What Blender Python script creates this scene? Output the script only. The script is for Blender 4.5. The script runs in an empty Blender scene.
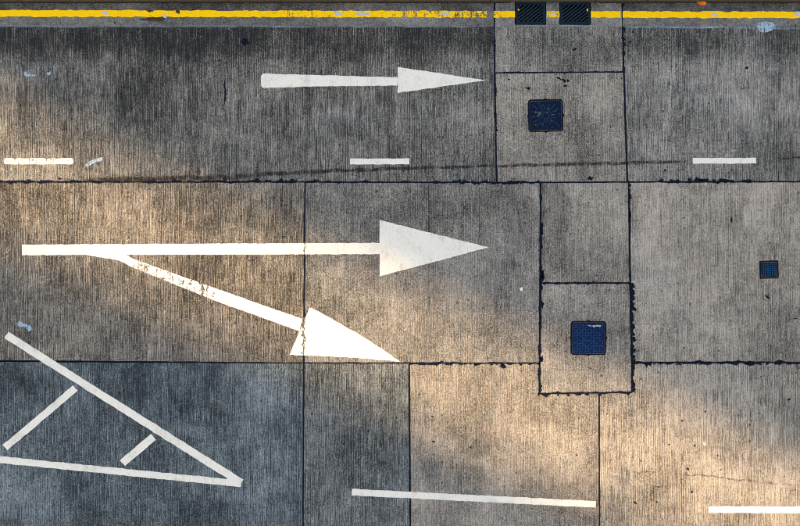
import bpy, bmesh, math, random
from mathutils import Vector, noise

scene = bpy.context.scene
C = scene.collection
R = math.radians

# ---------------------------------------------------------------- camera, sky, sun, exposure
PXM = 800 / 14.0                 # the frame spans 14 m of road
CAM_H = 20.0
cam_d = bpy.data.cameras.new('camera')
cam_d.sensor_width = 36.0
cam_d.lens = 36.0 * CAM_H / 14.0
cam_d.clip_end = 3000
cam = bpy.data.objects.new('camera', cam_d)
cam.location = (0, 0, CAM_H)
C.objects.link(cam)
scene.camera = cam

SUN_AZ = R(-24.6)                # direction towards the sun, from +X
SUN_EL = R(34.0)
world = bpy.data.worlds.new('World')
scene.world = world
world.use_nodes = True
wn = world.node_tree
sky = wn.nodes.new('ShaderNodeTexSky')
sky.sky_type = 'NISHITA'
sky.sun_disc = False
sky.sun_elevation = SUN_EL
sky.sun_rotation = math.atan2(math.cos(SUN_AZ), math.sin(SUN_AZ))
sky.air_density = 1.0
sky.dust_density = 6.0
sky.ozone_density = 0.0
wn.nodes['Background'].inputs['Strength'].default_value = 0.12
wn.links.new(sky.outputs['Color'], wn.nodes['Background'].inputs['Color'])

sun_d = bpy.data.lights.new('sun', 'SUN')
sun_d.energy = 4.1
sun_d.angle = R(0.5)
sun_d.color = (1.0, 0.65, 0.34)
sun = bpy.data.objects.new('sun', sun_d)
sv = Vector((math.cos(SUN_AZ) * math.cos(SUN_EL), math.sin(SUN_AZ) * math.cos(SUN_EL), math.sin(SUN_EL)))
sun.rotation_euler = sv.to_track_quat('Z', 'Y').to_euler()
sun.location = (0, 0, 60)
C.objects.link(sun)

vs = scene.view_settings
vs.view_transform = 'Standard'
vs.look = 'None'
vs.exposure = 1.33
vs.gamma = 1.0
vs.use_curve_mapping = False
scene.cycles.filter_width = 0.9     # a crisp lens

# ---------------------------------------------------------------- helpers
def P(px, py):
    """a measured point of the road plan -> metres"""
    return ((px - 400) / PXM, (263 - py) / PXM)

def link(o, parent=None):
    C.objects.link(o)
    if parent:
        o.parent = parent
    return o

def tag(o, label=None, cat=None, group=None, kind=None):
    if label: o['label'] = label
    if cat: o['category'] = cat
    if group: o['group'] = group
    if kind: o['kind'] = kind
    return o

def mesh_obj(name, verts, faces, mat, parent=None):
    me = bpy.data.meshes.new(name)
    me.from_pydata(verts, [], faces)
    me.materials.append(mat)
    me.update()
    return link(bpy.data.objects.new(name, me), parent)

def empty(name, xy=(0, 0), z=0.0):
    o = bpy.data.objects.new(name, None)
    o.location = (xy[0], xy[1], z)
    o.empty_display_size = 0.1
    return link(o)

def rough(pts, step=0.05, amp=0.004, seed=0, freq=9.0):
    """outline with edges cut into short steps and knocked about"""
    rnd = random.Random(seed)
    out = []
    n = len(pts)
    for i in range(n):
        a = Vector(pts[i]); b = Vector(pts[(i + 1) % n])
        d = b - a
        L = d.length
        if L < 1e-6: continue
        d /= L
        nr = Vector((-d.y, d.x))
        k = max(1, int(L / step))
        for j in range(k):
            t = j / k
            p = a.lerp(b, t)
            if j == 0:
                out.append((p.x, p.y)); continue
            w = noise.noise(Vector((p.x * freq, p.y * freq, seed * 7.3))) * amp * 1.6
            w += (rnd.random() - .5) * amp
            q = p + nr * w
            out.append((q.x, q.y))
    return out

def prism(name, pts, z0, z1, mat, parent=None, origin=(0, 0)):
    """closed solid from an outline in metres"""
    n = len(pts)
    area = sum(pts[i][0] * pts[(i + 1) % n][1] - pts[(i + 1) % n][0] * pts[i][1] for i in range(n))
    if area < 0: pts = pts[::-1]
    ox, oy = origin
    v = [(x - ox, y - oy, z1) for x, y in pts] + [(x - ox, y - oy, z0) for x, y in pts]
    f = [tuple(range(n)), tuple(reversed(range(n, 2 * n)))]
    for i in range(n):
        j = (i + 1) % n
        f.append((j, i, n + i, n + j))
    return mesh_obj(name, v, f, mat, parent)

def plan(pxpts):
    return [P(*p) for p in pxpts]

def inset(pts, d):
    """offset an outline inwards by d (simple mitre)"""
    n = len(pts)
    area = sum(pts[i][0] * pts[(i + 1) % n][1] - pts[(i + 1) % n][0] * pts[i][1] for i in range(n))
    s = 1 if area > 0 else -1
    out = []
    for i in range(n):
        a = Vector(pts[i - 1]); b = Vector(pts[i]); c = Vector(pts[(i + 1) % n])
        e1 = (b - a).normalized(); e2 = (c - b).normalized()
        n1 = Vector((-e1.y, e1.x)) * s; n2 = Vector((-e2.y, e2.x)) * s
        m = n1 + n2
        m = m / max(0.3, m.dot(n1)) if m.length > 1e-5 else n1
        q = b + m * d
        out.append((q.x, q.y))
    return out

def box_vf(cx, cy, cz, sx, sy, sz, rot=0.0):
    v = []
    for dz in (-.5, .5):
        for dx, dy in ((-.5, -.5), (.5, -.5), (.5, .5), (-.5, .5)):
            x, y = dx * sx, dy * sy
            v.append((cx + x * math.cos(rot) - y * math.sin(rot), cy + x * math.sin(rot) + y * math.cos(rot), cz + dz * sz))
    f = [(3, 2, 1, 0), (4, 5, 6, 7), (0, 1, 5, 4), (1, 2, 6, 5), (2, 3, 7, 6), (3, 0, 4, 7)]
    return v, f

def join_vf(parts):
    V, F = [], []
    for v, f in parts:
        o = len(V)
        V += v
        F += [tuple(i + o for i in q) for q in f]
    return V, F

def rounded(cx, cy, w, h, r, seg=5, rot=0.0):
    pts = []
    for sx, sy, a0 in ((1, 1, 0), (-1, 1, 90), (-1, -1, 180), (1, -1, 270)):
        for k in range(seg + 1):
            a = R(a0 + 90 * k / seg)
            x = sx * (w / 2 - r) + r * math.cos(a)
            y = sy * (h / 2 - r) + r * math.sin(a)
            pts.append((cx + x * math.cos(rot) - y * math.sin(rot), cy + x * math.sin(rot) + y * math.cos(rot)))
    return pts

# ---------------------------------------------------------------- node helpers
class NT:
    def __init__(self, name):
        self.m = bpy.data.materials.new(name)
        self.m.use_nodes = True
        self.t = self.m.node_tree
        self.b = self.t.nodes['Principled BSDF']
        self.out = self.t.nodes['Material Output']
        self.b.inputs['Roughness'].default_value = 0.85
    def new(self, t, **kw):
        n = self.t.nodes.new(t)
        for k, v in kw.items(): setattr(n, k, v)
        return n
    def set(self, sock, v):
        if isinstance(v, bpy.types.NodeSocket): self.t.links.new(v, sock)
        else: sock.default_value = v
    def math(self, op, a, b=0.0, c=None, clamp=False):
        n = self.new('ShaderNodeMath', operation=op, use_clamp=clamp)
        self.set(n.inputs[0], a); self.set(n.inputs[1], b)
        if c is not None: self.set(n.inputs[2], c)
        return n.outputs[0]
    def vmath(self, op, a, b):
        n = self.new('ShaderNodeVectorMath', operation=op)
        self.set(n.inputs[0], a); self.set(n.inputs[1], b)
        return n.outputs[0]
    def noise(self, vec, scale, detail=2.0, rough=0.5, dist=0.0):
        n = self.new('ShaderNodeTexNoise')
        self.set(n.inputs['Vector'], vec)
        n.inputs['Scale'].default_value = scale
        n.inputs['Detail'].default_value = detail
        n.inputs['Roughness'].default_value = rough
        n.inputs['Distortion'].default_value = dist
        return n.outputs['Fac']
    def ramp(self, x, a, b, lo=0.0, hi=1.0, smooth=True):
        n = self.new('ShaderNodeMapRange')
        if smooth: n.interpolation_type = 'SMOOTHSTEP'
        self.set(n.inputs[0], x)
        for i, v in enumerate((a, b, lo, hi)): self.set(n.inputs[i + 1], v)
        return n.outputs[0]
    def mix(self, f, a, b, blend='MIX'):
        n = self.new('ShaderNodeMix', data_type='RGBA', blend_type=blend)
        self.set(n.inputs[0], f)
        for s, v in ((n.inputs[6], a), (n.inputs[7], b)):
            if isinstance(v, tuple) and len(v) == 3: v = (*v, 1)
            self.set(s, v)
        return n.outputs[2]
    def attr(self, name, typ='OBJECT'):
        n = self.new('ShaderNodeAttribute', attribute_type=typ, attribute_name=name)
        return n
    def pos(self):
        return self.new('ShaderNodeNewGeometry').outputs['Position']
    def bump(self, h, dist, strength=1.0):
        n = self.new('ShaderNodeBump')
        n.inputs['Strength'].default_value = strength
        n.inputs['Distance'].default_value = dist
        self.set(n.inputs['Height'], h)
        self.t.links.new(n.outputs[0], self.b.inputs['Normal'])
    def color(self, c): self.set(self.b.inputs['Base Color'], (*c, 1) if isinstance(c, tuple) else c)
    def alpha(self, a): self.set(self.b.inputs['Alpha'], a)

def make_concrete(name, tined=True):
    n = NT(name)
    pos = n.pos()
    rnd = n.new('ShaderNodeObjectInfo').outputs['Random']
    cmb = n.new('ShaderNodeCombineXYZ')
    n.set(cmb.inputs[0], n.math('MULTIPLY', rnd, 57.0)); n.set(cmb.inputs[1], n.math('MULTIPLY', rnd, 91.0))
    p = n.vmath('ADD', pos, cmb.outputs[0])
    tone = n.attr('tone').outputs['Fac']
    tint = n.attr('tint').outputs['Fac']
    # broom / tine strokes run across the road
    grain = n.math('MULTIPLY_ADD', n.math('FRACT', n.math('MULTIPLY', rnd, 17.3)), .5, .72)
    str1 = n.noise(n.vmath('MULTIPLY', p, (48, 0.85, 1)), 1.0, 3.0, 0.7)
    str2 = n.noise(n.vmath('MULTIPLY', p, (9.0, 0.30, 1)), 1.0, 2.0, 0.6)
    str3 = n.noise(n.vmath('MULTIPLY', p, (85, 3.0, 1)), 1.0, 2.0, 0.7)
    bands = n.noise(n.vmath('MULTIPLY', p, (2.2, 0.12, 1)), 1.0, 1.0, 0.5)
    grit = n.noise(p, 60.0, 3.0, 0.8)
    grit2 = n.noise(n.vmath('MULTIPLY', p, (1.35, .8, 1)), 27.0, 2.0, 0.7)
    mott = n.noise(p, 7.0, 4.0, 0.62)
    blot = n.noise(p, 1.1, 5.0, 0.6, 0.4)
    big = n.noise(p, 0.33, 3.0, 0.5)
    smoke = n.ramp(n.noise(n.vmath('ADD', p, (13, 5, 2)), 0.8, 5.0, 0.62, 0.6), .54, .72)
    # sum of deviations
    s = n.math('MULTIPLY_ADD', n.math('SUBTRACT', str1, .5), 0.85 if tined else .2, 0.0)
    s = n.math('ADD', s, n.math('MULTIPLY', n.math('SUBTRACT', str2, .5), .22 if tined else .05))
    s = n.math('ADD', s, n.math('MULTIPLY', n.math('SUBTRACT', str3, .5), 1.5 if tined else .3))
    s = n.math('MULTIPLY', s, grain)
    s = n.math('ADD', s, n.math('MULTIPLY', n.math('SUBTRACT', bands, .5), .25 if tined else .05))
    s = n.math('ADD', s, n.math('MULTIPLY', n.math('SUBTRACT', grit, .5), 2.7 if tined else 1.4))
    s = n.math('ADD', s, n.math('MULTIPLY', n.math('SUBTRACT', mott, .5), .55))
    s = n.math('ADD', s, n.math('MULTIPLY', n.math('SUBTRACT', blot, .5), .95))
    s = n.math('ADD', s, n.math('MULTIPLY', n.math('SUBTRACT', big, .5), .6))
    s = n.math('ADD', s, n.math('MULTIPLY', n.math('SUBTRACT', grit2, .5), 1.15 if tined else .8))
    if tined:
        sx = n.new('ShaderNodeSeparateXYZ'); n.set(sx.inputs[0], p)
        ph = n.math('MULTIPLY_ADD', n.noise(n.vmath('MULTIPLY', p, (1.5, .25, 1)), 1.0, 2.0, .5), 9.0, n.math('MULTIPLY', sx.outputs[0], 6.2832 / .040))
        groove = n.math('SINE', ph)
        s = n.math('ADD', s, n.math('MULTIPLY', n.math('MULTIPLY', groove, grain), n.ramp(n.noise(n.vmath('MULTIPLY', p, (2.5, .8, 1)), 1.0, 2.0, .5), .35, .65, .02, .13)))
        marks = n.noise(n.vmath('MULTIPLY', p, (7.0, .04, 1)), 1.0, 0.0, .5)
        s = n.math('SUBTRACT', s, n.math('MULTIPLY', n.math('SUBTRACT', 1.0, n.ramp(n.math('ABSOLUTE', n.math('SUBTRACT', marks, .5)), .0, .012)), .16))
    s = n.math('SUBTRACT', s, n.math('MULTIPLY', smoke, .11 if tined else .05))
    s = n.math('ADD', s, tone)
    # gutter dirt: a film of grime left along the edge of the carriageway
    g = n.attr('gutter_grime').outputs['Fac']
    sep = n.new('ShaderNodeSeparateXYZ'); n.set(sep.inputs[0], pos)
    wob = n.math('MULTIPLY', n.math('SUBTRACT', n.noise(n.vmath('MULTIPLY', p, (1.2, .6, 1)), 1.0, 4.0, .6), .5), .35)
    wob = n.math('ADD', wob, n.math('MULTIPLY', n.math('SUBTRACT', str2, .5), .25))
    yy = n.math('ADD', sep.outputs[1], wob)
    grime = n.math('MULTIPLY', n.ramp(yy, 3.40, 3.85), g)
    s = n.math('SUBTRACT', s, n.math('MULTIPLY', grime, .36))
    if not tined:
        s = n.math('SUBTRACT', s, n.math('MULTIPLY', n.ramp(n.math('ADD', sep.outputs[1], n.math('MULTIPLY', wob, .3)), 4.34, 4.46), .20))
    fac = n.ramp(s, 0.02, 1.25, smooth=False)
    fac = n.math('POWER', fac, 1.55)
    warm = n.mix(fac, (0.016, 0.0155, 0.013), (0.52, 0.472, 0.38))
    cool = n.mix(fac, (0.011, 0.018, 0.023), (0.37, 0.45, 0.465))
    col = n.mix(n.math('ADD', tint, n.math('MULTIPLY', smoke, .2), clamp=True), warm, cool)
    # brownish traffic film
    film = n.ramp(n.noise(p, 2.3, 4.0, .65), .55, .8)
    col = n.mix(n.math('MULTIPLY', film, .35), col, (0.72, 0.58, 0.44), 'MULTIPLY')
    # small pits and oil specks
    vo = n.new('ShaderNodeTexVoronoi'); vo.feature = 'F1'
    n.set(vo.inputs['Vector'], p); vo.inputs['Scale'].default_value = 10.0
    rad = n.new('ShaderNodeSeparateColor'); n.set(rad.inputs[0], vo.outputs['Color'])
    rr = n.math('MULTIPLY', n.math('POWER', rad.outputs[0], 6.0), .22)
    pit = n.math('LESS_THAN', vo.outputs['Distance'], rr)
    col = n.mix(n.math('MULTIPLY', pit, .75), col, (0.02, 0.021, 0.023))
    n.color(col)
    n.b.inputs['Roughness'].default_value = 0.9
    n.b.inputs['Specular IOR Level'].default_value = 0.25
    n.bump(n.math('ADD', n.math('MULTIPLY', str1, .8 if tined else .1), n.math('MULTIPLY', grit, .5)), 0.006, .6)
    return n.m

M = {}
M['concrete'] = make_concrete('tined_concrete')
M['smooth'] = make_concrete('floated_concrete', False)

def make_tar():
    n = NT('tar')
    p = n.pos()
    f = n.noise(p, 30, 3, .6)
    n.color(n.mix(f, (0.002, 0.004, 0.010), (0.008, 0.013, 0.026)))
    n.b.inputs['Roughness'].default_value = 0.8
    n.b.inputs['Specular IOR Level'].default_value = 0.08
    n.bump(f, 0.004, .5)
    return n.m
M['tar'] = make_tar()

def make_paint(name, base, dirty, under=None):
    """road paint; object property 'wear' takes it off in flakes"""
    n = NT(name)
    p = n.pos()
    wear = n.attr('wear').outputs['Fac']
    grit = n.noise(p, 38, 3, .7)
    strokes = n.noise(n.vmath('MULTIPLY', p, (34, 1.2, 1)), 1.0, 2.0, .6)
    blot = n.noise(p, 3.2, 5, .62)
    d = n.math('ADD', n.math('MULTIPLY', n.math('SUBTRACT', blot, .5), 1.5), n.math('MULTIPLY', n.math('SUBTRACT', grit, .5), .7))
    d = n.math('ADD', d, n.math('MULTIPLY', n.math('SUBTRACT', strokes, .5), .6))
    col = n.mix(n.ramp(d, -.1, .75), base, dirty)
    col = n.mix(n.math('MULTIPLY', n.ramp(n.noise(n.vmath('MULTIPLY', p, (1.6, .7, 1)), 33, 2, .6), .58, .70), .32), col, (.16, .15, .13))
    n.color(col)
    k = n.math('ADD', n.math('ADD', n.math('MULTIPLY', n.noise(p, 10, 5, .7), .47), n.math('MULTIPLY', n.noise(p, 46, 2, .6), .28)), n.math('MULTIPLY', strokes, .25))
    th = n.math('SUBTRACT', .80, n.math('MULTIPLY', wear, .40))
    n.alpha(n.ramp(k, n.math('ADD', th, .025), n.math('SUBTRACT', th, .025)))
    n.b.inputs['Roughness'].default_value = 0.8
    n.b.inputs['Specular IOR Level'].default_value = 0.1
    n.bump(n.math('ADD', n.math('MULTIPLY', strokes, .5), grit), 0.003, .5)
    return n.m
M['white'] = make_paint('white_road_paint', (0.81, 0.80, 0.69), (0.48, 0.455, 0.37))
M['yellow'] = make_paint('yellow_road_paint', (0.98, 0.62, 0.002), (0.86, 0.46, 0.004))
M['pale'] = make_paint('pale_blue_paint', (0.33, 0.46, 0.55), (0.20, 0.28, 0.33))

def make_stain(name, c, nscale=9.0, lo=.3, hi=.62, stretch=(1, 1, 1)):
    """thin deposit or line of painted shade, fading at its rim (vertex colour 'cover')"""
    n = NT(name)
    p = n.vmath('MULTIPLY', n.pos(), stretch)
    a = n.attr('cover', 'GEOMETRY').outputs['Fac']
    f = n.noise(p, nscale, 4, .7)
    g = n.noise(n.vmath('MULTIPLY', n.pos(), (34, 3, 1)), 1, 2, .6)
    f = n.math('ADD', n.math('MULTIPLY', f, .7), n.math('MULTIPLY', g, .3))
    n.color(c)
    n.alpha(n.math('MULTIPLY', n.ramp(f, lo, hi), a, clamp=True))
    return n.m
M['tyre'] = make_stain('tyre_streak', (0.022, 0.015, 0.011), 8.0, .30, .66)
M['crack'] = make_stain('crack_dirt', (0.060, 0.040, 0.026), 12.0, .40, .70)
M['lime'] = make_stain('lime_deposit', (0.28, 0.37, 0.43), 2.0, .30, .70)
M['kerb_shade'] = make_stain('kerb_shade', (0.012, 0.010, 0.008), 6.0, .2, .45)  # near-black colour for the painted shadow at the kerb foot
M['scuff'] = make_stain('grey_scuff', (0.30, 0.27, 0.25), 16.0, .35, .5)

def plain(name, c, rough=.8, metal=0.0, var=.35, scale=25, bump=.002, spec=.1):
    n = NT(name)
    p = n.pos()
    f = n.noise(p, scale, 4, .65)
    n.color(n.mix(f, tuple(x * (1 - var) for x in c), tuple(x * (1 + var) for x in c)))
    n.b.inputs['Roughness'].default_value = rough
    n.b.inputs['Metallic'].default_value = metal
    n.b.inputs['Specular IOR Level'].default_value = spec
    n.bump(f, bump, .6)
    return n.m
M['iron_navy'] = plain('navy_cast_iron', (0.001, 0.009, 0.028), .55, .0, .6, 40)
M['iron_blue'] = plain('blue_cast_iron', (0.001, 0.014, 0.058), .5, .0, .6, 40)
M['iron_teal'] = plain('teal_cast_iron', (0.001, 0.009, 0.026), .5, .0, .6, 40)
M['iron_dark'] = plain('dark_cast_iron', (0.002, 0.005, 0.012), .6, .0, .5, 40)
M['iron_grate'] = plain('grate_cast_iron', (0.005, 0.016, 0.030), .55, .0, .6, 40)
M['iron_bar'] = plain('highlight_bar_iron', (0.012, 0.028, 0.042), .5, .0, .7, 30)  # lighter colour puts a painted highlight on the grate bars
M['pit'] = plain('pit_wall', (0.006, 0.006, 0.007), .95)
M['kerbstone'] = plain('kerb_stone', (0.085, 0.068, 0.040), .9, 0, .7, 18, .004)
M['pavement'] = plain('pavement_concrete', (0.22, 0.20, 0.17), .9, 0, .3, 6)
M['ground'] = plain('city_ground', (0.12, 0.12, 0.11), .9, 0, .3, 2)
M['leaf'] = plain('orange_leaf', (0.75, 0.20, 0.012), .6, 0, .3, 60)
M['butt'] = plain('litter_paper', (0.75, 0.74, 0.70), .8, 0, .1, 60)
M['blocker_face'] = plain('blocker_render', (0.42, 0.40, 0.36), .9, 0, .15, .5)
M['blocker_pane'] = plain('blocker_glass', (0.04, 0.06, 0.08), .15, 0, .2, .3)

# ---------------------------------------------------------------- ground, road, slabs
g = mesh_obj('ground', [(-900, -900, -.40), (900, -900, -.40), (900, 900, -.40), (-900, 900, -.40)], [(0, 1, 2, 3)], M['ground'])
tag(g, kind='structure')

Y_TOP = P(0, 2.2)[1]             # foot of the kerb
Y_BOT = P(0, 729)[1]             # far side of the carriageway, out of the frame
road = mesh_obj('road', [(-320, Y_BOT, -.014), (320, Y_BOT, -.014), (320, Y_TOP, -.014), (-320, Y_TOP, -.014)], [(0, 1, 2, 3)], M['tar'])
# the bed has to stay open under the gullies
road.data.clear_geometry()
ga, gb = P(514.5, 0)[0], P(592, 0)[0]
gy = P(0, 25.5)[1]
road.data.from_pydata([(-320, Y_BOT, -.014), (320, Y_BOT, -.014), (320, gy, -.014), (-320, gy, -.014),
                       (-320, Y_TOP, -.014), (ga, gy, -.014), (ga, Y_TOP, -.014),
                       (gb, gy, -.014), (gb, Y_TOP, -.014), (320, Y_TOP, -.014)], [],
                      [(0, 1, 2, 7, 5, 3), (3, 5, 6, 4), (7, 2, 9, 8)])
road.data.update()
tag(road, kind='structure')

slab_i = 0
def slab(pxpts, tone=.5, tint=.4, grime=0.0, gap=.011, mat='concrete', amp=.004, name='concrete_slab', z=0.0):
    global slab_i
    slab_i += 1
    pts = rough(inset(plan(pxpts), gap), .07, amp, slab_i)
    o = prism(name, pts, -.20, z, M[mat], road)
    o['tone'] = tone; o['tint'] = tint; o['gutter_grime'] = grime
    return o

GUT = 26.0
# kerb-side lane
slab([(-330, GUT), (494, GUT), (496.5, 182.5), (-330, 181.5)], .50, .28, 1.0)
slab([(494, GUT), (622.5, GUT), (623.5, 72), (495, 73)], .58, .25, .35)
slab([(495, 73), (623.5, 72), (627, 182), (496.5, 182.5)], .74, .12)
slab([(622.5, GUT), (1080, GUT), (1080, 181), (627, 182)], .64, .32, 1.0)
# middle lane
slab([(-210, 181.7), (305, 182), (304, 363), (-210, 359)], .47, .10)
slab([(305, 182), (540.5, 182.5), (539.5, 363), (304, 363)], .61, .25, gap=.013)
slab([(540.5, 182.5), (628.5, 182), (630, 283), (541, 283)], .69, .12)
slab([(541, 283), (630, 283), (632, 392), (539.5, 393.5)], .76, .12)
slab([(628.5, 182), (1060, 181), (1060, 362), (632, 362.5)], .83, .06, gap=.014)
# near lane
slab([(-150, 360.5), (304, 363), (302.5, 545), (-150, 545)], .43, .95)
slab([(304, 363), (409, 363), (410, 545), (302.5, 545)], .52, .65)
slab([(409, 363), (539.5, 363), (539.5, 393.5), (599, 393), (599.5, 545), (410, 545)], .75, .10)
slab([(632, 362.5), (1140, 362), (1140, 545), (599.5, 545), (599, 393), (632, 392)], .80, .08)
# beyond the frame the same paving goes on
for (x0, x1, y0, y1) in [(-620, -330, GUT, 181.5), (1080, 1380, GUT, 181), (-560, -210, 181.5, 359), (1060, 1400, 181, 362),
                         (-520, -150, 360, 545), (1140, 1420, 362, 545), (-520, 60, 545, 726), (60, 480, 545, 726), (480, 900, 545, 726), (900, 1420, 545, 726)]:
    slab([(x0, y0), (x1, y0), (x1, y1), (x0, y1)], .48, .4)
for (x0, x1) in [(-18600, -620), (1420, 18600)]:
    for (y0, y1) in [(GUT, 181), (181, 362), (362, 545), (545, 726)]:
        o = prism('concrete_slab', plan([(x0, y0), (x1 if x1 > 0 else -620, y0), (x1 if x1 > 0 else -620, y1), (x0, y1)]), -.2, -.002, M['concrete'], road)
        o['tone'] = .48; o['tint'] = .4; o['gutter_grime'] = 0.0

# gutter strip: smooth floated channel along the kerb
def gutter(pxpts, tone, tint=.35):
    pxpts = [(x, y + .9 if y == GUT else y) for x, y in pxpts]
    slab(pxpts, tone, tint, 0.0, gap=.006, mat='smooth', amp=.002, name='gutter_slab', z=.003)
gutter([(-620, 2.2), (494, 2.2), (494, GUT), (-620, GUT)], .53, .35)
gutter([(495.2, 2.2), (515.2, 2.2), (515.2, 24.6), (545.8, 24.6), (545.8, 2.2), (559.6, 2.2), (559.6, 24.6), (590.6, 24.6), (590.6, 2.2), (621.6, 2.2), (622.4, GUT), (494.8, GUT)], .62, .45)
gutter([(622.6, 2.2), (1420, 2.2), (1420, GUT), (622.6, GUT)], .52, .35)

# ---------------------------------------------------------------- tar in and over the joints
def ribbon(name, pxpts, wfun, z0, z1, mat, parent=None, step=.02):
    """strip with a width that changes along it; wfun(t_metres)->(left, right) half widths in px"""
    pts = [Vector(P(*p)) for p in pxpts]
    L, Rr = [], []
    s = 0.0
    for a, b in zip(pts[:-1], pts[1:]):
        d = (b - a); ln = d.length; d /= ln
        nr = Vector((-d.y, d.x))
        k = max(2, int(ln / step))
        for j in range(k + 1):
            p = a + d * (ln * j / k)
            l, r = wfun(s + ln * j / k)
            L.append(p + nr * (l / PXM)); Rr.append(p - nr * (r / PXM))
        s += ln
    n = len(L)
    V = [(v.x, v.y, z1) for v in L] + [(v.x, v.y, z1) for v in Rr] + [(v.x, v.y, z0) for v in L] + [(v.x, v.y, z0) for v in Rr]
    F = []
    for i in range(n - 1):
        F.append((i + 1, i, n + i, n + i + 1))
        F.append((i, i + 1, 2 * n + i + 1, 2 * n + i))
        F.append((n + i + 1, n + i, 3 * n + i, 3 * n + i + 1))
    F.append((0, 2 * n, 3 * n, n)); F.append((n - 1, 2 * n - 1, 4 * n - 1, 3 * n - 1))
    return mesh_obj(name, V, F, mat, parent)

seal_i = 0
def seal(pxpts, base=1.0, rag=0.0, side=0.0, mat='tar', z=.0025, freq=7.0):
    """sealant bead; rag = how far tar has spread (px), side -1..1 pushes the spread to one side"""
    global seal_i
    seal_i += 1
    sd = seal_i * 3.7
    def w(t):
        a = max(0.0, noise.noise(Vector((t * freq * .8, sd, 1.0))) + .05) * 1.6
        a2 = max(0.0, noise.noise(Vector((t * freq * .8, sd, 9.0))) + .05) * 1.6
        f = abs(noise.noise(Vector((t * 26, sd, 4.0)))) * 1.3
        f2 = abs(noise.noise(Vector((t * 26, sd, 14.0)))) * 1.3
        fine = noise.noise(Vector((t * 40, sd, 21.0))) * .22
        return (max(.18, base * .33 + fine + rag * .72 * (a * (.35 + 1.7 * f)) * (1 - max(0, side))),
                max(.18, base * .33 - fine + rag * .72 * (a2 * (.35 + 1.7 * f2)) * (1 + min(0, side))))
    return ribbon('joint_sealant', pxpts, w, -.013, z, M[mat], road)

# lane joint between the two upper lanes
seal([(-40, 182), (120, 182)], 1.8, 2.6)
seal([(120, 182), (340, 182.1)], 1.6, 3.2, -.6)
seal([(340, 182.1), (460, 182.3)], 1.6, 2.6)
seal([(460, 182.3), (540, 182.5)], 1.6, 4.2)
seal([(540, 182.5), (662, 182)], 1.2, .8)
seal([(662, 182), (756, 181.8)], 2.0, 8.0, -.6)
seal([(756, 181.8), (860, 181.5)], 1.4, 1.6)
# pit bay joints
seal([(493.8, 2), (493.9, GUT), (496.7, 182.5)], 2.0, 1.0)
seal([(622.0, 2), (622.6, GUT)], 2.0, 4.5, -.6)
seal([(622.6, GUT), (624, 72)], 2.0, 2.6, -.5)
seal([(624, 72), (627.6, 182)], 2.0, .5)
seal([(495.2, 73), (623.6, 72)], 1.8, .7)
seal([(540.6, 182.5), (541, 283)], 2.0, 2.2)
seal([(541, 283), (539.6, 363)], 2.2, 2.4)
seal([(539.6, 363), (539.4, 393.5)], 2.4, 2.2)
seal([(628.6, 182), (629.4, 240)], 2.2, 2.2)
seal([(629.4, 240), (630.3, 283)], 2.0, 1.4)
seal([(630.3, 283), (632, 362)], 3.4, 7.0, -.9)
seal([(632, 362), (632.2, 392)], 2.6, 6.5, -.9)
seal([(541, 283.2), (630, 283)], 2.0, 2.0)
seal([(539.5, 393.6), (632, 392)], 1.8, 3.8, .4)
# middle/near lane joint
seal([(410, 363.2), (540, 363.2)], 1.8, 2.8, .3)
seal([(632, 362.5), (860, 362.3)], 2.0, 5.5, .3)
seal([(304, 363), (410, 363.2)], 1.0, .3)
seal([(-60, 360), (304, 363)], 1.1, .2)
seal([(305, 182), (303.8, 363), (302.8, 545)], 2.0, .35)
seal([(409.2, 363), (410.4, 545)], 2.4, .6)
seal([(599.2, 393), (599.8, 545)], 1.7, .3)

# ---------------------------------------------------------------- stains, cracks, spots, painted kerb shade (parts of the road surface)
def soft_ribbon(name, pts, mat, z, strength=1.0, seed=0):
    jag = .9 if name == 'crack' else 0.0
    """pts = (px, py, width px); fades out to both rims"""
    V, F, cov = [], [], []
    cl = [(Vector(P(a, b)), w / PXM) for a, b, w in pts]
    rows = []
    for (a, wa), (b, wb) in zip(cl[:-1], cl[1:]):
        k = max(2, int((b - a).length / (.02 if jag else .05)))
        for j in range(k):
            t = j / k
            rows.append((a.lerp(b, t), wa + (wb - wa) * t, (b - a).normalized()))
    rows.append((cl[-1][0], cl[-1][1], rows[-1][2]))
    n = len(rows)
    for i, (p, w, d) in enumerate(rows):
        nr = Vector((-d.y, d.x))
        wob = noise.noise(Vector((p.x * 3, p.y * 3, seed))) * w * .35 + noise.noise(Vector((p.x * 9, p.y * 9, seed + .5))) * jag * 2.2 / PXM
        ww = w * (1 + .5 * noise.noise(Vector((p.x * 5, seed, 3.0))))
        endf = min(1.0, i / 4, (n - 1 - i) / 4)
        for u, c in ((-1, 0), (-.45, 1), (.45, 1), (1, 0)):
            q = p + nr * (wob + u * ww * .7)
            V.append((q.x, q.y, z)); cov.append(c * endf * strength)
    for i in range(n - 1):
        for j in range(3):
            F.append((4 * i + j, 4 * i + j + 1, 4 * i + j + 5, 4 * i + j + 4))
    o = mesh_obj(name, V, F, M[mat], road)
    at = o.data.color_attributes.new('cover', 'FLOAT_COLOR', 'POINT')
    for i, c in enumerate(cov): at.data[i].color = (c, c, c, 1)
    return o

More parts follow.
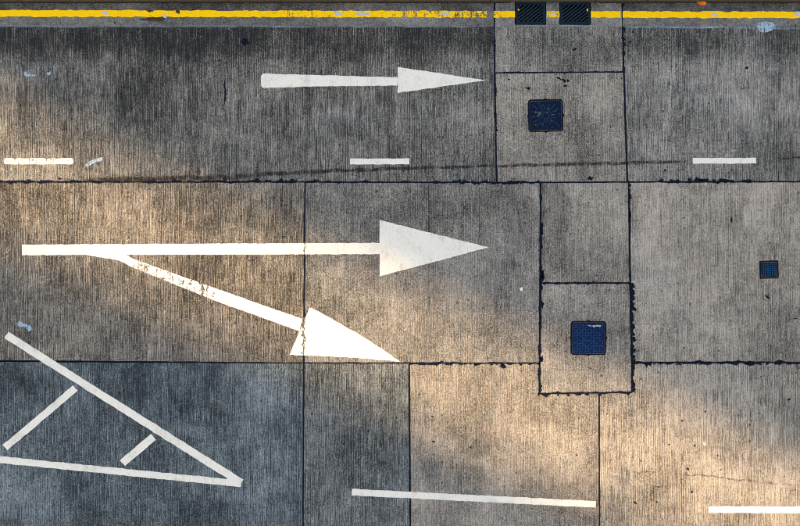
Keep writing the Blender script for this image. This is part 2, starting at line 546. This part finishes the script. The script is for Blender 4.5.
soft_ribbon('tyre_mark', [(78, 180.5, 2.5), (120, 179, 4), (200, 178.3, 4.6), (250, 175.5, 3.8), (300, 172.5, 3.8), (400, 168.5, 3.2), (495, 166, 2.2), (560, 164.5, 3.2), (612, 163.3, 3.2), (664, 162, 2.8), (690, 161.3, 2.0)], 'tyre', .0035, 1.0, 1)
soft_ribbon('tyre_mark', [(672, 161.5, 2), (694, 161, 2)], 'tyre', .0035, .7, 2)
soft_ribbon('tyre_mark', [(772, 158.5, 2.2), (860, 156.5, 2.2)], 'tyre', .0035, .9, 3)
soft_ribbon('crack', [(620, 470.5, 1.2), (640, 471.6, 2.6), (656, 472, 1.4)], 'crack', .0035, 1, 4)
soft_ribbon('crack', [(655.5, 461, 1.0), (656, 472, 1.3)], 'crack', .0038, .8, 5)
soft_ribbon('crack', [(682, 475, 1.3), (714, 476.5, 1.5), (744, 480, 1.5), (775, 483.5, 1.1), (840, 488, 1.1)], 'crack', .0035, 1, 6)
soft_ribbon('crack', [(742, 466, 1.0), (744, 480, 1.2)], 'crack', .0038, .7, 7)
soft_ribbon('crack', [(130, 85, .8), (155, 86, 1.0)], 'crack', .0035, .7, 17)
soft_ribbon('lime_streak', [(-60, 26.4, 2.0), (200, 26.6, 2.2), (494, 26.8, 1.8)], 'lime', .006, .5, 8)
soft_ribbon('lime_streak', [(497, 26.8, 2.0), (620, 27, 2.0)], 'lime', .006, .35, 9)
soft_ribbon('lime_streak', [(625, 27, 1.8), (735, 27.8, 2.0), (860, 29.5, 2.0)], 'lime', .006, .9, 10)

soft_ribbon('kerb_shadow_line', [(-60, 2.6, 1.3), (514, 2.6, 1.3)], 'kerb_shade', .0062, 1.0, 21)  # shadow line under the kerb, painted as a dark strip
soft_ribbon('kerb_shadow_line', [(592, 2.6, 1.3), (860, 2.6, 1.3)], 'kerb_shade', .0062, 1.0, 22)

def blob(cx, cy, rx, ry, seed, rot=0.0, k=18, rag=.35):
    pts = []
    for i in range(k):
        a = 2 * math.pi * i / k
        r = 1 + rag * noise.noise(Vector((math.cos(a) * 1.6, math.sin(a) * 1.6, seed * 2.17))) * 1.6
        x, y = rx * r * math.cos(a), ry * r * math.sin(a)
        c, s = math.cos(R(rot)), math.sin(R(rot))
        pts.append((cx + x * c - y * s, cy + x * s + y * c))
    return pts

def spot(cx, cy, rx, ry, seed, rot=0.0, rag=.5):
    return prism('tar_spot', plan(blob(cx, cy, rx, ry, seed, rot, 16, rag)), -.001, .0032, M['tar'], road)

for i, (x, y, rx, ry, a) in enumerate([
        (245.3, 42, 3.6, 3.2, 0), (224.5, 84, .8, 4.5, 0), (225.2, 92, 1.0, 4.5, 0), (224.8, 99, .8, 4, 0), (559, 78.5, 2.6, 1.1, 20), (564, 80.5, 2.6, 1.3, 30),
        (568, 81, 1.2, 1.3, 0), (565.5, 86, 1.8, .8, 0), (574.5, 49.5, 1.7, 1.3, 0), (528.5, 88.5, 1.4, 1.2, 0), (509, 79.5, 1.2, .8, 0), (527, 88, 1.8, .7, 20),
        (747, 68, 1.5, 1.7, 0), (633, 32, 1.1, 1.1, 0), (743, 88.5, 2.0, .5, -20), (665, 170.5, 1.1, 1.1, 0), (590.5, 178.3, 3.0, 2.0, 0), (513, 182, 5, 1.8, 0),
        (767.5, 297, 3.0, 1.1, 35), (796, 318.5, 1.5, .7, 0), (731.5, 220, .8, 2.4, 0), (682, 420.5, 1.1, 1.1, 0), (705.5, 411.5, 1.0, 1.0, 0), (694.5, 445.3, 1.0, 1.0, 0),
        (669, 444.5, .9, .9, 0), (717.5, 455.5, .9, .9, 0), (688, 468.5, 1.3, 1.2, 0), (692, 491.8, 1.5, 1.0, 0), (635, 502.5, 2.2, 1.2, 30), (657, 502, 1.3, .9, 0),
        (789, 399.5, 1.5, 1.1, 0), (312, 414, 1.0, 1.0, 0), (368.5, 430.5, 1.1, 1.0, 0), (344, 444, 1.0, 1.0, 0), (381, 445, 1.0, 1.0, 0), (432.5, 416.5, 1.1, .8, 0),
        (434, 441.5, 1.2, 1.0, 0), (470.5, 447.5, 1.0, 1.0, 0), (576.5, 455.3, .9, .9, 0), (630, 42, 1.0, 1.0, 0), (115, 23.2, 1.0, .8, 0), (503, 366.3, 3, 1.8, 0), (475.5, 365, 2, 1, 0),
        (750, 363.5, 4.5, 2.2, 0), (541.5, 231, 2.2, 5.5, 0), (542.5, 277, 2.5, 4, 0), (541.8, 359, 1.6, 3.5, 0), (542, 305, 1.6, 3, 0), (630, 214, 1.3, 3.8, 0), (60, 178.8, 2, 1, 0)]):
    spot(x, y, rx, ry, i + 1, a)

rs = random.Random(11)
y = 286
while y < 391:
    spot(632.6 + (y - 286) * .008 + rs.uniform(-.3, .9), y, rs.uniform(.9, 2.2), rs.uniform(1.5, 3.4), y, 0, .6); y += rs.uniform(4, 9)
for (x0, x1, yy, r) in [(662, 700, 180.6, 2.0), (700, 752, 180.9, 1.8), (636, 800, 363.6, 1.2), (540, 606, 394.6, 1.3), (412, 540, 364.2, 1.0), (150, 340, 181.3, 1.1), (2, 110, 181.4, 1.0), (455, 492, 181.4, 1.4), (505, 538, 183, 1.2), (545, 628, 283.2, 1.0)]:
    x = x0
    while x < x1:
        spot(x, yy + rs.uniform(-.5, .5), rs.uniform(1.2, 3.6), r * rs.uniform(.5, 1.15), x + yy, 0, .7); x += rs.uniform(3.5, 13)
for (x0, y0, y1) in [(541.6, 225, 250), (542, 272, 282), (540.6, 345, 362), (623.3, 5, 24), (624, 30, 70), (629.6, 185, 225), (496, 84, 100)]:
    y = y0
    while y < y1:
        spot(x0 + rs.uniform(-.6, .6), y, rs.uniform(.7, 1.5), rs.uniform(1.2, 2.8), y + x0, 0, .6); y += rs.uniform(4, 9)

# ---------------------------------------------------------------- kerb and pavements
kerb = empty('kerb', (0, Y_TOP))
tag(kerb, kind='structure')
v, f = box_vf(0, .075 + .001, -.04, .905, .15, .32)
kme = bpy.data.meshes.new('kerb_stone'); kme.from_pydata(v, [], f); kme.materials.append(M['kerbstone']); kme.update()
for i in range(26):
    link(bpy.data.objects.new('kerb_stone', kme), kerb).location = ((i - 13) * .915 + .2, 0, (random.Random(i).random() - .5) * .006)
for s in (-1, 1):
    v, f = box_vf(s * 162, Y_TOP + .077, -.04, 300, .15, .32)
    o = mesh_obj('kerb_stone', v, f, M['kerbstone'], kerb); o.location = (0, -Y_TOP, 0)
pv = mesh_obj('pavement', *box_vf(0, Y_TOP + .16 + 3, -.145, 640, 6, .52), M['pavement']); tag(pv, kind='structure')
pv = mesh_obj('pavement', *box_vf(0, Y_BOT - 3.01, -.145, 640, 6, .52), M['pavement']); tag(pv, kind='structure')

# ---------------------------------------------------------------- painted markings
ZP0, ZP1 = -.001, .0045
pi = 100
def stripe(name, pxpts, parent, wear=.1, mat='white', amp=.006, step=.04, origin=(0, 0), z=ZP1):
    global pi
    pi += 1
    o = prism(name, rough(plan(pxpts), step, amp, pi, 14.0), ZP0, z, M[mat], parent, origin)
    o['wear'] = wear
    return o

def band(x0, y0, x1, y1, w):
    d = Vector((x1 - x0, y1 - y0)).normalized() * (w / 2)
    return [(x0 + d.y, y0 - d.x), (x1 + d.y, y1 - d.x), (x1 - d.y, y1 + d.x), (x0 - d.y, y0 + d.x)]

# straight arrow, kerb-side lane
o0 = P(372, 80)
a1 = empty('lane_arrow', o0)
tag(a1, 'slim white straight arrow with tapering shaft, painted in the lane beside the yellow line', 'road arrow', 'painted lane arrows')
stripe('shaft', [(263, 73.8), (275, 74), (397.4, 77.4), (397.4, 85.6), (320, 86.5), (263, 88), (261, 86), (260.8, 76)], a1, .32, origin=o0)
stripe('head', [(397.5, 67), (486, 80.4), (397.5, 93), (397.5, 80)], a1, .28, origin=o0, z=.0062)

# forked arrow, middle lane
o0 = P(260, 270)
a2 = empty('forked_lane_arrow', o0)
tag(a2, 'large white forked arrow with two heads, one straight and one veering towards the near lane', 'road arrow', 'painted lane arrows')
stripe('shaft', [(22, 244.6), (380, 242.8), (380, 254.2), (22, 255.2)], a2, .30, origin=o0)
stripe('head', [(379.5, 220), (488.5, 247.3), (379.5, 276.5), (379.5, 250)], a2, .22, origin=o0, z=.0062)
stripe('branch_shaft', [(84, 254.5), (126, 254.5), (134, 259), (137, 260), (132, 267), (118, 260)], a2, .15, origin=o0, z=.0054)
stripe('branch_shaft', [(137.1, 260.1), (216, 288.4), (213, 299.8), (132.1, 267.1)], a2, .66, origin=o0, z=.0054)
stripe('branch_shaft', [(216.1, 288.5), (302.3, 319), (299.5, 331), (213.1, 299.9)], a2, .15, origin=o0, z=.0054)
stripe('branch_head', [(309.5, 308), (313, 308.5), (358, 333.5), (385, 351), (400, 361.5), (352, 357.5), (289.5, 354.8)], a2, .25, origin=o0, z=.0066)

# worn seam where the joint below has broken through the branch head
def seam(pts, w, z, seed):
    def wf(t):
        a = noise.noise(Vector((t * 23, seed, 0.3))) * 1.5
        b = noise.noise(Vector((t * 17, seed, 5.7))) * 1.5
        return (max(.1, w * (.3 + a)), max(.1, w * (.35 + b)))
    return ribbon('worn_seam', pts, wf, .001, z, M['seam'], a2)
M['seam'] = plain('worn_paint_seam', (0.12, 0.115, 0.105), .9, 0, .5, 30)
for s in (seam([(304.6, 242.2), (304.5, 254.8)], 1.0, .0064, 1), seam([(304, 318), (303.6, 355.6)], 1.0, .0078, 2)):
    s.location = (-o0[0], -o0[1], 0)

rs = random.Random(5)
for i in range(15):
    yy = 318.5 + i * 2.45 + rs.uniform(-.6, .6)
    prism('paint_chip', plan(blob(303.7 + rs.uniform(-1.3, 1.3), yy, rs.uniform(.5, 1.5), rs.uniform(.6, 1.5), i + 400, 0, 10, .6)), .004, .0083 + i * .0001, M['seam'], a2, o0)
# dashes of the lane line
for (x0, y0, x1, y1, w, wear, lab) in [
        (4, 161.3, 73.5, 161.3, 6.0, .66, 'worn white lane dash at the left edge, above the start of the forked arrow'),
        (350, 161.6, 409.5, 161.4, 5.8, .12, 'white lane dash below the slim arrow, with a dark tyre mark passing just under it'),
        (693, 160.8, 756, 160.8, 5.6, .05, 'crisp white lane dash towards the right edge, above ragged tar on the lane joint')]:
    m = P((x0 + x1) / 2, y0)
    if wear > .3: pts = [(x0 + 1.2, y0 - w / 2), (x1 - 1.5, y0 - w / 2), (x1, y0 - 1), (x1, y0 + 1), (x1 - 1.5, y1 + w / 2), (x0 + 1.2, y1 + w / 2), (x0, y0 + 1), (x0, y0 - 1)]
    else: pts = band(x0, y0, x1, y1, w)
    o = stripe('lane_dash', pts, None, wear, origin=m)
    o.location = (m[0], m[1], 0)
    tag(o, lab, 'lane marking', 'white dashes between the two upper lanes')

# pointed hatched island, near lane
o0 = P(120, 420)
isl = empty('hatched_island_marking', o0)
tag(isl, 'white pointed outline with two slanting bars, painted on the dark slab', 'road marking')
stripe('edge_stripe', band(6.5, 335, 241.5, 482.8, 7.6), isl, .06, origin=o0)
stripe('edge_stripe', band(-120, 447.5, 241.2, 483.6, 6.8), isl, .06, origin=o0, z=.0056)
stripe('hatch_bar', band(75.5, 388, 5, 447.5, 7.0), isl, .1, origin=o0)
stripe('hatch_bar', band(153.6, 436.5, 122.5, 463, 7.6), isl, .06, origin=o0)

# long dashes along the bottom
for (x0, y0, x1, y1, w, lab) in [
        (352, 492, 595.8, 504.2, 6.6, 'long thin white line crossing two slabs at the bottom middle'),
        (708.5, 509.3, 960, 510.5, 6.6, 'white line in the bottom right corner, running out of the picture')]:
    m = P((x0 + x1) / 2, y0)
    o = stripe('lane_line', band(x0, y0, x1, y1, w), None, .05, origin=m)
    o.location = (m[0], m[1], 0)
    tag(o, lab, 'lane marking', 'white lines of the near lane')

# yellow line in the gutter
o0 = P(400, 14)
yl = empty('yellow_line', o0)
tag(yl, 'chipped yellow no-stopping line painted along the gutter below the kerb', 'yellow line')
def yline(x0, x1, wear, amp=.010):
    c0, c1 = 13.5 + x0 * .0019, 13.5 + x1 * .0019
    stripe('stripe', [(x0, c0 - 3.2), (x1, c1 - 3.2), (x1, c1 + 3.2), (x0, c0 + 3.2)], yl, wear, 'yellow', amp, .06, origin=o0, z=.0075)
yline(-620, 94, .38); yline(94.15, 270, .45); yline(270.15, 400, .60); yline(400.15, 487, .68)
yline(493.6, 515, .6); yline(547, 559.5, .65); yline(590.9, 620.5, .5); yline(622.6, 1420, .40)
# bare primer patches in the yellow
for i, (x, y, rx, ry) in enumerate([(105, 12.6, 4, 1.8), (165, 16.2, 2, 2), (338, 14, 4, 1.6), (362, 14.2, 8, 1.3), (445, 14, 5, 1.2), (715, 15.4, 4.2, 1.5), (797, 14.4, 3.5, 2.2), (553, 14, 3, 1.2)]):
    o = prism('primer_patch', plan(blob(x, y, rx, ry, i + 40, 0, 14, .5)), .004, .0095, M['primer'] if 'primer' in M else M.setdefault('primer', plain('grey_primer', (0.48, 0.50, 0.54), .8, 0, .25, 40)), yl, o0)
for i, (x, y, rx, ry) in enumerate([(150, 11.2, 3, 1.2), (178, 12.5, 2, 2.4), (152, 19, 10, 2.2)]):
    prism('grime_patch', plan(blob(x, y, rx, ry, i + 60, 0, 18, .6)), .002, .0092 if i < 2 else .0050, M.setdefault('grime', plain('brown_grime', (0.055, 0.042, 0.030), .9, 0, .6, 25)), yl, o0)

# pale paint splashes
for i, (outline, lab) in enumerate([
        ([(23, 72.2), (25.5, 71.8), (29, 73.6), (35.5, 74), (36, 76.3), (32, 77), (27, 76.6)], 'pale blue paint smear near the top left corner, the longer of two'),
        ([(47, 72.5), (50.5, 71.5), (51, 73.5), (48.6, 76), (46.8, 74.5)], 'small pale blue paint drop beside the longer smear near the top left'),
        ([(85, 165), (90, 161.5), (95, 159.5), (100, 157.5), (103, 157.8), (102.5, 160.3), (97, 161.5), (92, 164), (87.5, 167)], 'slanting pale blue paint stroke right of the worn lane dash'),
        ([(16.5, 323), (18.5, 321), (21, 321.6), (23, 324), (28, 324), (31.5, 327.5), (30, 331.2), (27.5, 330), (26.5, 326.8), (22, 326.8), (18, 326)], 'pale blue paint blot above the tip of the hatched island'),
        (blob(766, 26.6, 9.2, 5.4, 77, 0, 22, .15), 'round pale blue paint patch under the yellow line near the right edge'),
        (blob(521.3, 288.8, 1.5, 2.2, 78, 0, 12, .3), 'tiny white paint drop between the forked arrow and the blue manhole cover'),
        (blob(704.7, 443.8, 1.4, 1.6, 79, 0, 12, .3), 'tiny white paint drop on the sunlit slab at lower right'),
        (blob(396.0, 222.5, 1.3, .9, 80, 0, 12, .3), None),
        (blob(731, 26.8, 2, 1.8, 81, 0, 12, .4), None)]):
    if lab is None: continue
    m = P(*outline[0])
    mt = 'white' if 'tiny' in lab else 'pale'
    o = prism('paint_splash', rough(plan(outline), .018, .012, i + 300), ZP0, .0068, M[mt], None, m)
    o.location = (m[0], m[1], 0); o['wear'] = .66
    tag(o, lab, 'paint splash', 'paint splashes on the road')

# ---------------------------------------------------------------- manhole covers
def manhole(cx, cy, w, h, rot, mat, pattern, label, r=.05):
    x, y = P(cx, cy)
    W, H = w / PXM, h / PXM
    t = empty('manhole_cover', (x, y)); t.rotation_euler.z = rot
    tag(t, label, 'manhole cover', 'square manhole covers in the road')
    outer = rounded(0, 0, W, H, r); inner = rounded(0, 0, W - .05, H - .05, r * .7)
    n = len(outer)
    V = [(a, b, .0045) for a, b in outer] + [(a, b, .0045) for a, b in inner] + [(a, b, -.05) for a, b in outer] + [(a, b, -.002) for a, b in inner]
    F = []
    for i in range(n):
        j = (i + 1) % n
        F += [(i, j, n + j, n + i), (j, i, 2 * n + i, 2 * n + j), (n + i, n + j, 3 * n + j, 3 * n + i)]
    mesh_obj('frame', V, F, M['iron_dark'], t)
    prism('plate', rounded(0, 0, W - .062, H - .062, r * .6), -.03, .0060, M[mat], t)
    parts = []
    rnd = random.Random(int(cx))
    hw, hh = (W - .09) / 2, (H - .09) / 2
    zt = .0105
    if pattern == 'star':
        for k in range(16):
            a = 2 * math.pi * k / 16 + .1
            for rr in (.06, .105, .15, .195, .24, .285, .33):
                if rnd.random() < .18: continue
                px_, py_ = rr * math.cos(a), rr * math.sin(a)
                if abs(px_) < hw - .02 and abs(py_) < hh - .02:
                    parts.append(box_vf(px_, py_, .006, .030, .012 + .03 * rr, .009, a + rnd.uniform(-.25, .25)))
    elif pattern == 'weave':
        nx, ny = 11, 11
        for i in range(nx):
            for j in range(ny):
                a = R(45 if (i + j) % 2 else -45) + rnd.uniform(-.6, .3)
                if rnd.random() < .15: continue
                parts.append(box_vf((i - (nx - 1) / 2) * 2 * hw / nx, (j - (ny - 1) / 2) * 2 * hh / ny, .006, rnd.uniform(.025, .05), rnd.uniform(.010, .018), .009, a))
    else:
        nx, ny = 6, 6
        for i in range(nx):
            for j in range(ny):
                parts.append(box_vf((i - (nx - 1) / 2) * 2 * hw / nx, (j - (ny - 1) / 2) * 2 * hh / ny, .006, .025, .025, .009, R(45)))
    o = mesh_obj('tread_pattern', *join_vf(parts), M[mat + '_hi'], t)
    o['kind'] = 'stuff'
    for (lx, ly, a) in ((0, H / 2, 0), (0, -H / 2, 0), (W / 2, 0, 90), (-W / 2, 0, 90)):
        if pattern == 'check': break
        prism('lifting_slot', rounded(lx, ly, .05, .03, .01, 3) if a == 0 else rounded(lx, ly, .03, .05, .01, 3), .0, .0062, M['iron_dark'], t)
    return t
M['iron_navy_hi'] = plain('navy_iron_rubbed', (0.014, 0.045, 0.100), .45, .0, .7, 30)
M['iron_blue_hi'] = plain('blue_iron_rubbed', (0.012, 0.058, 0.160), .45, .0, .7, 30)
M['iron_teal_hi'] = plain('teal_iron_rubbed', (0.003, 0.060, 0.125), .45, .0, .7, 30)
mh1 = manhole(545.7, 115.6, 35, 32.5, R(1), 'iron_navy', 'star', 'dark navy square manhole cover with starburst ribs, below the gully grates')
mh2 = manhole(588.4, 338, 35.5, 34, R(-.5), 'iron_blue', 'weave', 'bright blue square manhole cover with a white scuff in one corner')
mh3 = manhole(769, 269.6, 19, 18, R(2), 'iron_teal', 'check', 'small teal square cover near the right edge', .025)
for i, (x, y, rx, ry) in enumerate([(.02, .225, .03, .010), (.10, .222, .03, .020), (.155, .226, .035, .018), (.20, .222, .018, .014)]):
    prism('scuff', blob(x * 1.0, y - .01, rx, ry, 90 + i, 0, 14, .4), .006, .0115, M.setdefault('scuffp', plain('chalky_scuff', (.42, .41, .38), .9, 0, .4, 50)), mh2)
for i, (x, y, rx, ry) in enumerate([(-.11, .04, .03, .035), (-.17, .06, .015, .02), (-.13, -.005, .02, .012), (.095, -.095, .012, .015), (-.2, -.01, .012, .012), (.05, .12, .012, .018), (.17, .08, .01, .016), (-.06, -.15, .014, .012), (.19, -.15, .012, .01), (-.18, -.16, .016, .01), (.02, .05, .01, .014), (-.05, .18, .014, .01), (.12, .01, .014, .01)]):
    prism('rust_scuff', blob(x, y, rx, ry, 95 + i, 0, 14, .5), .006, .0108, M.setdefault('rusts', plain('grey_brown_scuff', (.10, .085, .07), .9, 0, .6, 50)), mh1)

# ---------------------------------------------------------------- gully grates
def grate(cx, cy, w, h, label, flip):
    x, y = P(cx, cy)
    W, H = w / PXM, h / PXM
    t = empty('gully_grate', (x, y))
    tag(t, label, 'gully grate', 'gully grates in the gutter')
    fw = .042
    parts = [box_vf(0, H / 2 - fw / 2, -.03, W, fw, .07), box_vf(0, -H / 2 + fw / 2, -.03, W, fw, .07),
             box_vf(-W / 2 + fw / 2, 0, -.03, fw, H - 2 * fw, .07), box_vf(W / 2 - fw / 2, 0, -.03, fw, H - 2 * fw, .07)]
    mesh_obj('frame', *join_vf(parts), M['iron_grate'], t)
    # diagonal bars clipped to the opening
    iw, ih = W / 2 - fw, H / 2 - fw
    ang = R(38); d = Vector((math.cos(ang), math.sin(ang))); nr = Vector((-d.y, d.x))
    bw = .022
    k = -.36
    while k < .37:
        lo, hi = -9.0, 9.0
        for q in (k - bw / 2, k + bw / 2):
            c = nr * q
            l1, h1 = sorted(((-iw - c.x) / d.x, (iw - c.x) / d.x)); l2, h2 = sorted(((-ih - c.y) / d.y, (ih - c.y) / d.y))
            lo = max(lo, l1, l2); hi = min(hi, h1, h2)
        if hi - lo > .03:
            c = nr * k + d * ((lo + hi) / 2)
            mesh_obj('bar', *box_vf(c.x, c.y, -.027, hi - lo + .02, bw, .06, ang), M['iron_bar'], t)
        k += .0475
    # brick pot below
    D = .38
    pot = [box_vf(0, H / 2 - .008, -.065 - D / 2, W, .015, D), box_vf(0, -H / 2 + .008, -.065 - D / 2, W, .015, D),
           box_vf(-W / 2 + .008, 0, -.065 - D / 2, .015, H - .032, D), box_vf(W / 2 - .008, 0, -.065 - D / 2, .015, H - .032, D),
           box_vf(0, 0, -.065 - D + .01, W - .032, H - .032, .015)]
    mesh_obj('gully_pot', *join_vf(pot), M['pit'], t)
    sx = -W / 2 + .045 if not flip else W / 2 - .05
    o = prism('paint_fleck', blob(sx, .06, .012, .03 if flip else .02, 120 + flip, 0, 12, .4), .004, .0075, M['yellow'], t)
    o['wear'] = .1
    return t
grate(530.6, 13.4, 29.6, 21.6, 'dark iron gully grate in the gutter, the left of the pair', 0)
grate(575.0, 13.4, 30.2, 21.6, 'dark iron gully grate in the gutter, the right of the pair', 1)

# ---------------------------------------------------------------- small litter at the kerb
def leaf(px, py, L, W, rot):
    x, y = P(px, py)
    n = 9
    V, F = [], []
    for i in range(n):
        t = i / (n - 1)
        hw = W / 2 * math.sin(math.pi * min(1, t * .96 + .02)) ** .75
        zc = .012 + .018 * math.sin(t * math.pi)
        xx = (t - .5) * L
        V += [(xx, -hw, zc + .010), (xx, 0, zc), (xx, hw, zc + .012)]
    for i in range(n - 1):
        F += [(3 * i, 3 * i + 3, 3 * i + 4, 3 * i + 1), (3 * i + 1, 3 * i + 4, 3 * i + 5, 3 * i + 2)]
    t = empty('fallen_leaf', (x, y)); t.rotation_euler.z = rot
    b = mesh_obj('blade', V, F, M['leaf'], t)
    sm = b.modifiers.new('thickness', 'SOLIDIFY'); sm.thickness = .0012
    mesh_obj('stalk', *box_vf(-L / 2 - .018, 0, .014, .045, .003, .003), M['leaf'], t)
    return t
lf = leaf(701.5, 3.3, .17, .095, R(-12))
tag(lf, 'small orange fallen leaf lying in the gutter against the kerb', 'leaf')
bx, by = P(70.5, .6)
bt = empty('paper_scrap', (bx, by), .121)
prism('sheet', blob(0, 0, .025, .013, 140, 20, 12, .4), 0, .008, M['butt'], bt)
tag(bt, 'tiny white scrap of paper on the kerb near the top left', 'litter')

# ---------------------------------------------------------------- unseen blocks added to shade the road, their gap shaping the sun band
def sun_blocker(n0, n1, dist, depth, height, label, storeys=48):
    d = Vector((math.cos(SUN_AZ), math.sin(SUN_AZ))); nr = Vector((-d.y, d.x))
    c = d * (dist + depth / 2) + nr * ((n0 + n1) / 2)
    w = abs(n1 - n0)
    t = empty('sun_block', (c.x, c.y), -.4); t.rotation_euler.z = SUN_AZ
    tag(t, label, 'building', 'unseen blocks added to shape the sunlight')
    mesh_obj('blocker_wall', *box_vf(0, 0, height / 2, depth, w, height), M['blocker_face'], t)
    mesh_obj('blocker_roof', *join_vf([box_vf(0, 0, height + .5, depth, w, 1.0), box_vf(0, 0, height + 3, depth * .5, w * .4, 4)]), M['blocker_face'], t)
    parts = []
    for k in range(storeys):
        z = 4 + k * (height - 6) / storeys
        for j in range(int(w / 3.2)):
            parts.append(box_vf(-depth / 2 - .02, -w / 2 + 2 + j * 3.2, z, .12, 2.0, 1.7))
    o = mesh_obj('blocker_windows', *join_vf(parts), M['blocker_pane'], t); o['kind'] = 'stuff'
sun_blocker(-.40, 47, 140, 18, 165, 'pale unseen block added to shade the road, on the kerb side of the sunny gap')
sun_blocker(-50, -2.4, 140, 18, 158, 'pale unseen block added to shade the road, on the near side of the sunny gap')
